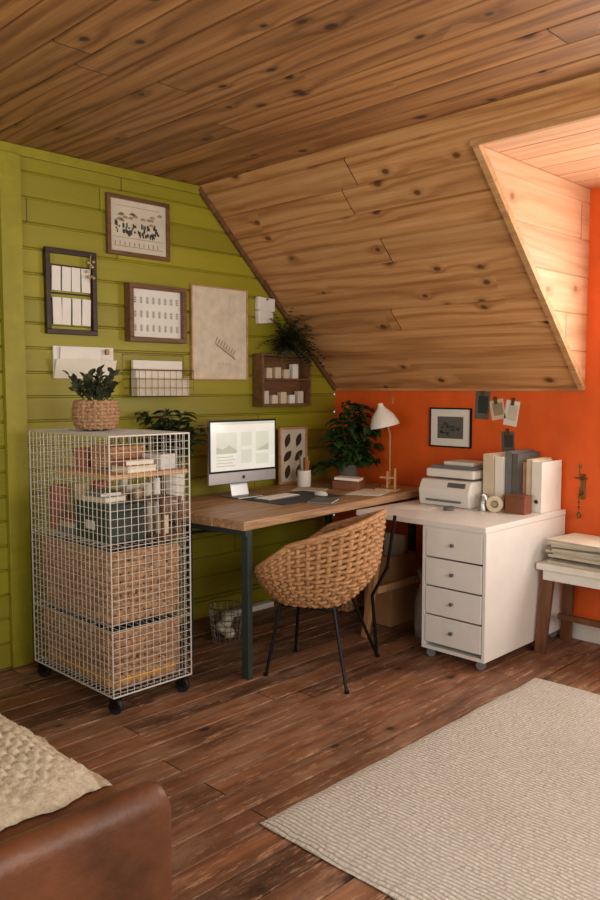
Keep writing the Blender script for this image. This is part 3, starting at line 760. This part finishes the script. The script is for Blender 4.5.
# shelf plant
e=thing('potted_fern','dark bushy trailing fern in a small pot on shelf','potted plant',(.056,-.56,1.641))
M().lathe([(.001,0),(.032,0),(.04,.065),(.036,.065),(.001,.05)],20).obj('pot',m_grey,e,smooth=True)
m=M(); ms=M()
def slope_z(y): return KW+(-y)*(H-KW)/(-YB)
for i in range(100):
    a=R.uniform(-1.9,1.6); el=R.uniform(-.1,1.5); L=R.uniform(.14,.30)
    p=Vector((0,0,.05)); t=Vector((abs(math.cos(a)*math.cos(el)*.9)+.1,math.sin(a)*math.cos(el),math.sin(el))).normalized(); pts=[p.copy()]
    for k in range(9):
        p=p+t*L/9; t=(t+Vector((0,0,-.15))).normalized()
        if 1.641+p.z>slope_z(-.56+p.y)-.035 or p.y>.22: break
        if p.z<.02 and p.x<.065: break
        pts.append(p.copy())
        sd=t.cross(Vector((0,0,1))).normalized()
        for sg in (-1,1): m.leaf(p,(sd*sg*.8+t*.5),.038*(1-k/16),.018,.3,3)
    if len(pts)>1: ms.tube(pts,.0015,4)
m.v=[(max(v[0],-.05),v[1],min(v[2],slope_z(-.56+v[1])-1.641-.015)) for v in m.v]
m.obj('foliage',m_leaf,e,smooth=True,split=False); ms.obj('stem',m_stem,e)
# ------------------------------------------------------------------ desk plants
def bigplant(name,label,loc,potm,pr,ph,nst,hmin,hmax,spread,lm,leafL=.09,leafw=.045,amin=0,amax=6.28,seed=1,per=7,ymax=None,flowers=0,bend=.9,arch=.04):
    r=random.Random(seed); e=thing(name,label,'potted plant',loc)
    M().lathe([(.001,0),(pr*.8,0),(pr,ph),(pr*.92,ph),(pr*.9,ph*.85),(.001,ph*.85)],28).obj('pot',potm,e,smooth=True)
    M().lathe([(.001,ph*.86),(pr*.89,ph*.86),(.001,ph*.88)],20).obj('soil',m_soil,e)
    m=M(); ms=M(); mf=M()
    for i in range(nst):
        a=r.uniform(amin,amax); h=r.uniform(hmin,hmax); sp=r.uniform(.2,1)*spread
        pts=[]
        for k in range(per+1):
            t=k/per; q=Vector((math.cos(a)*sp*t**1.2,math.sin(a)*sp*t**1.2,ph*.85+h*t-arch*t*t*(sp/spread)*2)); pts.append(q)
            if t>.3:
                for sg in (-1,1):
                    aa=a+sg*r.uniform(.6,1.5); m.leaf(q,(math.cos(aa),math.sin(aa),r.uniform(.0,.7)),leafL*r.uniform(.7,1.1),leafw*r.uniform(.8,1.1),bend,6,.18,r.uniform(-.4,.4))
        ms.tube(pts,.0035,5)
        if i<flowers:
            for k in range(7):
                aa=k*.9; mf.leaf(pts[-1]+Vector((0,0,.03)),(math.cos(aa),math.sin(aa),.5),.03,.02,.2,4)
    ym=ymax if ymax is not None else -loc[1]-.02
    m.v=[(max(v[0],-loc[0]+.012),min(v[1],ym),max(v[2],.004)) for v in m.v]
    m.obj('foliage',lm,e,smooth=True,split=False); ms.obj('stem',m_stem,e,smooth=True)
    if flowers: mf.obj('blossom',m_flower,e,smooth=True,split=False,label='dusty mauve blossoms')
    return e
bigplant('potted_plant','bushy trailing dark green houseplant in dark pot on desk',(.37,-.28,DT+.001),m_grey,.075,.13,26,.08,.46,.22,m_leaf3,.12,.06,seed=4,bend=1.5,arch=.07)
bigplant('potted_plant','leafy green flowering plant in white pot behind computer',(.21,-1.58,DT+.001),m_cardw,.06,.17,19,.22,.42,.17,m_leaf3,.10,.05,seed=9,flowers=3)
# ------------------------------------------------------------------ lamp
lp=D(-.22,1.58)
lamp=thing('desk_lamp','white metal desk lamp with wooden stand and tilted shade','lamp',lp,0)
m=M(); m.lathe([(.001,0),(.06,0),(.062,.012),(.001,.018)],28); m.obj('base',m_lwoodz,lamp,smooth=True)
m=M(); m.tube([(0,0,.015),(0,0,.22),(0,0,.34),(-.02,-.015,.42)],.007,8); m.obj('pole',m_lwoodz,lamp,smooth=True)
m=M(); m.lathe([(.095,-.0),(.092,.02),(.07,.07),(.03,.115),(.018,.135),(.018,.15),(.001,.152)],32,(0,0,0),rot=(0,0,0)); 
m.v=[tuple(Matrix.Rotation(.22,3,Vector((.7,-.7,0)))@Vector(q)+Vector((-.025,-.02,.39))) for q in m.v]
o=m.obj('lamp_shade',m_cardw,lamp,smooth=True)
m=M(); m.lathe([(.001,0),(.006,0),(.006,.02),(.012,.03),(.001,.045)],12,(.01,.01,.535)); m.obj('finial',m_lwoodz,lamp,smooth=True)
e=thing('wooden_peg_stand','small light wooden peg stand on the desk','stand',D(-.13,1.42),.3)
m=M(); m.box(-.07,.07,-.035,.035,0,.014); m.box(-.006,.006,-.006,.006,.014,.12); m.box(-.05,.05,-.006,.006,.075,.087); m.box(.044,.056,-.006,.006,.014,.14); m.obj('stand',m_lwood,e,bevel=.002)
e=thing('storage_tray','small brown leather box with white papers on desk','box',D(-.36,1.33),.35)
M().box(-.09,.09,-.06,.06,0,.055).obj('box_body',m_leather,e,bevel=.004)
M().boxc((0,0,.066),(.16,.11,.016),(0,.04,.1)).obj('paper_stack',m_cardw,e,bevel=.001)

# ------------------------------------------------------------------ printer
pr=thing('printer','white multifunction printer with grey scanner lid','printer',(1.225,-.235,WT+.001),math.radians(0))
m=M(); w,d=.175,.18
m.add([(-w,-d,0),(w,-d,0),(w,d,0),(-w,d,0),(-w,-d+.02,.15),(w,-d+.02,.15),(w,d,.15),(-w,d,.15),(-w-.0,-d-.012,.09),(w,-d-.012,.09)],
 [(0,3,2,1),(0,1,9,8),(8,9,5,4),(4,5,6,7),(1,2,6,5,9),(3,0,8,4,7),(2,3,7,6)]); m.obj('body',m_white,pr,bevel=.01,seg=3)
m=M(); m.boxc((0,.02,.185),(.33,.30,.05),(0,0,0)); m.obj('scanner_unit',m_white,pr,bevel=.012,seg=3)
M().boxc((0,.03,.218),(.30,.26,.018)).obj('scanner_lid',m_mgrey,pr,bevel=.005)
M().boxc((0,.05,.237),(.20,.18,.02)).obj('document_feeder',m_white,pr,bevel=.004)
M().boxc((0,-.165,.035),(.24,.06,.012),(.1,0,0)).obj('paper_tray',m_mgrey,pr,bevel=.002)
M().boxc((.08,-.172,.125),(.12,.008,.03),(-.5,0,0)).obj('control_panel',m_grey,pr,bevel=.002)
# ------------------------------------------------------------------ binders
z=WT+.001; g='binders and books on the white desk'
dx=.065
book('binder','cream ring binder standing beside the printer',.065,.27,.31,(1.385+dx,-.175,z),0,m_cream,g,cat='binder',binder=True)
book('binder','white ring binder standing beside the printer',.05,.26,.30,(1.447+dx,-.17,z),0,m_cardw,g,cat='binder',binder=True)
book('binder','slate grey binder standing on the white desk',.04,.25,.33,(1.496+dx,-.155,z),0,m_blue,g,cat='binder',binder=True)
book('binder','brown-grey binder standing on the white desk',.035,.25,.32,(1.537+dx,-.155,z),0,m_grey,g,cat='binder',binder=True)
book('book','peach hardback book standing on white desk',.03,.2,.27,(1.573+dx,-.13,z),0,m_peach,g)
book('book','cream hardback book standing on white desk',.035,.22,.29,(1.608+dx,-.14,z),0,m_cream,g)
book('binder','thick white binder standing at the desk end',.06,.23,.28,(1.659+dx,-.145,z),0,m_cardw,g,cat='binder',binder=True)
e=thing('card_box','small brown lidded box standing before the binders','box',(1.66,-.34,z),0)
M().box(-.06,.06,-.04,.04,0,.09).obj('body',m_leather,e,bevel=.003); M().box(-.062,.062,-.042,.042,.09,.1).obj('lid',m_leather,e,bevel=.002)
m=M(); m.lathe([(.022,-.012),(.045,-.012),(.045,.012),(.022,.012),(.022,-.012)],28,(0,0,.045),rot=(math.pi/2,0,.4)); m.obj('tape_roll',m_cream,smooth=True,label='roll of cream tape standing on the white desk',cat='tape',loc=(1.55,-.40,z))
m=M(); m.lathe([(.001,0),(.03,0),(.03,.07),(.022,.08),(.022,.095),(.001,.095)],20); m.obj('jar',m_chrome,smooth=True,label='small metal jar on the white desk by binders',cat='jar',loc=(1.47,-.39,z))
m=M(); m.box(-.105,.105,-.07,.07,0,.002); m.obj('sheet_of_paper',m_cardw,label='white sheet of paper lying on the white desk',cat='paper',loc=(1.14,-.58,z),rotz=.3)
m=M(); m.lathe([(.001,0),(.028,0),(.030,.02),(.027,.02),(.001,.006)],20); m.obj('small_dish',m_grey,smooth=True,label='small dark dish on the white desk',cat='dish',loc=(1.33,-.52,z))
# ------------------------------------------------------------------ orange wall pictures
def art_small(m,hw,z0,z1,y):
    m.c=1; m.quadxz(-hw*.66,hw*.66,z0+(z1-z0)*.2,z1-(z1-z0)*.2,y)
    m.c=2; r=random.Random(8)
    for k in range(12):
        x=r.uniform(-hw*.55,hw*.4); zc=r.uniform(z0+(z1-z0)*.25,z1-(z1-z0)*.4); m.quadxz(x,x+r.uniform(.01,.04),zc,zc+r.uniform(.006,.02),y-.0004)
frame('picture_frame','black framed landscape photo with cream mat on orange wall',.31,.25,(.99,-.0005,1.045),0,m_black,m_cardw,.009,.018,art_small,[m_grey,m_dgreen])
def card(label,w,h,x,zc,mats,tilt):
    m=M(); m.boxc((0,-.001,0),(w,.0015,h)); m.c=1; m.boxc((w*.05,-.002,h*.02),(w*.7,.0008,h*.62)); 
    m.c=2; m.boxc((0,-.006,h*.47),(.018,.010,.045))
    o=m.obj('postcard',mats+[m_brass],label=label,cat='postcard',loc=(x,-.0003,zc),group='postcards on the orange wall'); o.rotation_euler=(0,tilt,0); return o
card('dark olive photo postcard clipped on orange wall',.10,.17,1.215,1.315,[m_grey,m_dgreen],.05)
card('cream postcard clipped on the orange wall',.095,.12,1.32,1.29,[m_cream,m_inkl],-.2)
card('pale postcard with a small drawing on orange wall',.09,.15,1.415,1.27,[m_cardw,m_paper2],.15)
card('grey photo postcard clipped low on orange wall',.085,.12,1.395,1.10,[m_grey,m_ink],-.06)
e=thing('wall_hook','aged brass wall hook with a hanging chain','hook',(1.87,-.0015,.80),0)
M().box(-.014,.014,-.008,0,0,.14).obj('plate',m_brass,e,bevel=.004)
m=M(); m.tube([(0,-.008,.11),(0,-.04,.115),(0,-.05,.15),(0,-.045,.18)],.005,8); m.tube([(0,-.008,.04),(0,-.035,.02),(0,-.045,.04),(0,-.045,.07)],.0045,8); m.lathe([(.001,-.012),(.008,-.008),(.009,0),(.008,.008),(.001,.012)],12,(0,-.045,.19)); m.tube([(-.035,-.03,.12),(.035,-.03,.12)],.0045,8)
m.obj('hook_arm',m_brass,e,smooth=True)
m=M()
for k in range(7): m.lathe([(.004,-.002),(.008,0),(.004,.002),(.004,-.002)],10,(0,-.048,.0-k*.014+.03),rot=(math.pi/2 if k%2 else 0,0,0))
m.lathe([(.001,-.02),(.012,-.012),(.013,0),(.007,.016),(.001,.02)],14,(0,-.048,-.085)); m.obj('chain',m_brass,e,smooth=True)
# ------------------------------------------------------------------ bench with papers
st=thing('side_bench','small bench with white painted top and walnut legs','bench',(2.13,-.22,0))
M().box(-.33,.33,-.17,.17,.455,.49).obj('seat',m_whitep,st,bevel=.004)
M().box(-.30,.30,-.15,-.13,.40,.455).obj('apron',m_whitep,st,bevel=.002)
for a in (-1,1):
    for b in (-1,1):
        M().beam((a*.275,b*.12,.455),(a*.305,b*.15,0),.06,.028,ref=(0,1,0)).obj('leg',m_stoolw,st,bevel=.003)
M().box(-.28,.28,-.015,.015,.16,.19).obj('stretcher',m_stoolw,st,bevel=.002)
zz=.491
for i in range(11):
    h=R.uniform(.008,.014); m=M()
    w,d=.36+R.uniform(-.04,.04),.27+R.uniform(-.03,.02)
    for j in range(3):
        m.box(-w/2,w/2-.004*j,-d/2,d/2-.005*j,h*j/3,h*(j+1)/3-.0008)
    m.obj('newspaper',[R.choice([m_paper2,m_lgrey,m_bagc,m_paper2])],label='folded newspaper in a pile on the bench',cat='newspaper',group='newspapers piled on the bench',loc=(2.03+R.uniform(-.02,.02),-.22+R.uniform(-.012,.012),zz),rotz=R.uniform(-.14,.14),bevel=.002); zz+=h+.0004
# ------------------------------------------------------------------ under-desk items
e=thing('wire_waste_basket','small dark wire waste basket under wooden desk','waste basket',(.46,-1.42,0))
m=M()
for k in range(16):
    a=k/16*2*math.pi; m.tube([(.075*math.cos(a),.075*math.sin(a),.002),(.1*math.cos(a),.1*math.sin(a),.2)],.002,5)
for j in range(7):
    rr=.075+.025*j/6; m.tube([(rr*math.cos(i/24*6.2832),rr*math.sin(i/24*6.2832),.003+.197*j/6) for i in range(24)],.002 if j<6 else .004,5,closed=True,ref=(0,0,1))
m.obj('wire_body',m_chrome,e,smooth=True)
m=M(); 
for k in range(5): m.lathe([(.001,-.03),(.03,-.015),(.034,.004),(.02,.025),(.001,.03)],9,(R.uniform(-.03,.03),R.uniform(-.03,.03),.035+.022*k),rot=(R.random(),R.random(),0))
m.obj('crumpled_paper',m_paper2,e)
M().box(-.03,.03,-.2,.2,0,.035).obj('power_strip',m_cardw,bevel=.006,label='white power strip on floor under the desk',cat='power strip',loc=(.12,-.95,0))
e=thing('cardboard_box','open kraft cardboard box on floor under the desk','box',(.872,-.46,0.001),.0)
m=M(); m.box(-.10,.10,-.12,.12,0,.006)
for a in (-1,1): m.box(a*.10-.003,a*.10+.003,-.12,.12,.006,.42); m.box(-.097,.097,a*.12-.003,a*.12+.003,.006,.42)
m.obj('body',m_kraft,e)
M().boxc((0,-.155,.44),(.19,.08,.005),(-.5,0,0)).obj('flap',m_kraft,e)
sheet('cream folder of papers standing in the cardboard box',.15,.52,.02,(.872,-.44,.008),(-.06,0.0,0),m_paper2,'paper_folder','folder')
m=M(); m.lathe([(.001,0),(.09,0),(.11,.06),(.10,.2),(.06,.32),(.075,.38),(.001,.30)],28); 
for i,vv in enumerate(m.v):
    q=Vector(vv); q+=Vector((noise.noise(q*13),noise.noise(q*13+Vector((5,5,5))),0))*.045; m.v[i]=(q.x,q.y,vv[2])
m.obj('cloth_bag',m_bagc,smooth=True,split=False,label='slumped grey cloth bag on floor under the desk',cat='bag',loc=(1.22,-.52,0))
basket('low brown wicker basket on floor under desk',.3,.3,.2,(.45,-.42,0.002),.1,.026,m_rattan)
# ------------------------------------------------------------------ settee with throw
bed=thing('leather_settee','brown leather settee with a low rounded side arm','sofa',(1.62,-3.62,0))
M().box(-.80,.652,-.36,.41,.30,.425).obj('seat_cushion',m_leather_sofa,bed,bevel=.03,seg=4)
M().box(-.80,.65,.36,.40,.06,.30).obj('front_rail',m_leather_sofa,bed,bevel=.006)
def armmesh(x0,x1):
    a=M(); n=14
    w=(x1-x0)/2; cxx=(x0+x1)/2
    pts=[(-w,.0)]+[(-w*1.08,.40)]+[(math.cos(math.pi-math.pi*k/n)*w*1.12,.44+math.sin(math.pi*k/n)*.05) for k in range(n+1)]+[(w*1.08,.40),(w,.0)]
    ys=[-.40]+[-.38+.78*k/12 for k in range(13)]+[.42,.432,.436]
    vs=[];m_=len(pts)
    for j,y in enumerate(ys):
        sc_=1.0 if y<=.40 else (.97 if y<.425 else (.88 if y<.434 else .7))
        for (px,pz) in pts:
            q=.004*noise.noise(Vector((px*9,y*7,pz*7)))
            vs.append((cxx+px*sc_+q,y,.24+(pz-.24)*(sc_ if pz>.1 else 1)+(q if pz>.1 else 0)))
    fs=[(j*m_+i,j*m_+i+1,(j+1)*m_+i+1,(j+1)*m_+i) for j in range(len(ys)-1) for i in range(m_-1)]
    fs+=[tuple(range(m_)),tuple((len(ys)-1)*m_+i for i in range(m_))[::-1]]
    a.add(vs,fs); return a
armmesh(.655,.735).obj('arm',m_leather_sofa,bed,smooth=True)
armmesh(-.89,-.81).obj('arm',m_leather_sofa,bed,smooth=True)
M().box(-.80,.65,-.42,-.365,.0,.85).obj('backrest',m_leather_sofa,bed,bevel=.02,seg=4)
e=thing('knitted_throw','chunky cream knitted throw draped over the settee seat','throw',(1.5,-3.525,.427))
vs=[];fs=[];nx,ny=260,150
fl=M()
def fz(u,v):
    ed=min(1,min(u,1-u,v,1-v)*7)
    w1=v*.70*40+.6*noise.noise(Vector((u*6,v*4,0))); row=math.floor(w1)
    a=abs(math.sin(w1*math.pi)); b=abs(math.sin(u*1.28*42*math.pi/2+(row%2)*math.pi/2+.5*noise.noise(Vector((u*9,v*5,4)))))
    return .003+ed**.5*.048*(1+.4*noise.noise(Vector((u*5,v*4,1))))+ed*(.012*(a**.6)*(b**.6)+.006*noise.noise(Vector((u*14,v*10,2))))
def fxy(u,v):
    return (-.62+1.28*u+.02*noise.noise(Vector((v*7,0,u)))+.01*noise.noise(Vector((v*22,0,u))),-.40+.70*v+.015*noise.noise(Vector((0,u*9,v)))+.008*noise.noise(Vector((0,u*30,v))))
def fp(u,v):
    x,y=fxy(u,v); z=fz(u,v)
    if y>.265: z-=(y-.265)*1.6
    if y<.315: z=max(z,.001)
    return x,y,z
for j in range(ny+1):
    for i in range(nx+1): vs.append(fp(i/nx,j/ny))
for j in range(ny):
    for i in range(nx): a=j*(nx+1)+i; fs.append((a,a+1,a+nx+2,a+nx+1))
fl.add(vs,fs)
n=N('fleece'); o=n.obj(); f=n.noise(o,45,5,.7)
n.l(n.ramp(f,[(.3,hexc('#b09e82')),(.65,hexc('#ddd0b8'))]),n.b.inputs['Base Color'])
n.b.inputs['Roughness'].default_value=.95; n.bump(n.noise(o,160,4,.7),.6,.01); m_fl=n.m
fl.obj('knit',m_fl,e,smooth=True,split=False)
m=M()
for k in range(7000):
    u=R.uniform(.3,1)
    v=R.uniform(.1,1); x,y,z=fp(u,v)
    n0=R.uniform(0,6.28)
    d=Vector((math.cos(n0)*.7,math.sin(n0)*.7,R.uniform(.1,.6)))*R.uniform(.004,.008)
    w=Vector((-d.y,d.x,0)).normalized()*.0008; p=Vector((x,y,z-.001))
    m.add([p-w,p+w,p+d*.6+w*.6+Vector((0,0,.0015)),p+d],[(0,1,2),(0,2,3)])
o=m.obj('wool',m_fl,e); o['kind']='stuff'

# ------------------------------------------------------------------ lights
def area(name,loc,rot,sx,sy,power,c):
    l=bpy.data.lights.new(name,'AREA'); l.shape='RECTANGLE'; l.size=sx; l.size_y=sy; l.energy=power; l.color=c
    o=bpy.data.objects.new(name,l); col.objects.link(o); o.location=loc; o.rotation_euler=rot; return o
area('daylight_dormer',(2.75,.03,1.6),(-math.pi/2,0,0),1.0,1.1,50,(1,.93,.84))
area('daylight_right',(RX-.02,-2.95,1.5),(0,math.pi/2,0),1.35,2.6,82,(1,.93,.84))
area('daylight_front',(2.4,FY+.02,1.5),(math.pi/2,0,0),2.3,1.35,36,(1,.94,.86))
w=bpy.data.worlds.new('world'); scene.world=w; w.use_nodes=True
w.node_tree.nodes['Background'].inputs[0].default_value=(.75,.85,1,1); w.node_tree.nodes['Background'].inputs[1].default_value=.6
# ------------------------------------------------------------------ camera
c=bpy.data.cameras.new('cam'); c.sensor_fit='VERTICAL'; c.sensor_height=36; c.lens=797*36/900
o=bpy.data.objects.new('camera',c); col.objects.link(o); o.location=(3.844,-4.27,1.42)
o.rotation_euler=(math.pi/2-math.atan(62/797),0,math.radians(44.5)); c.clip_start=.05
scene.camera=o
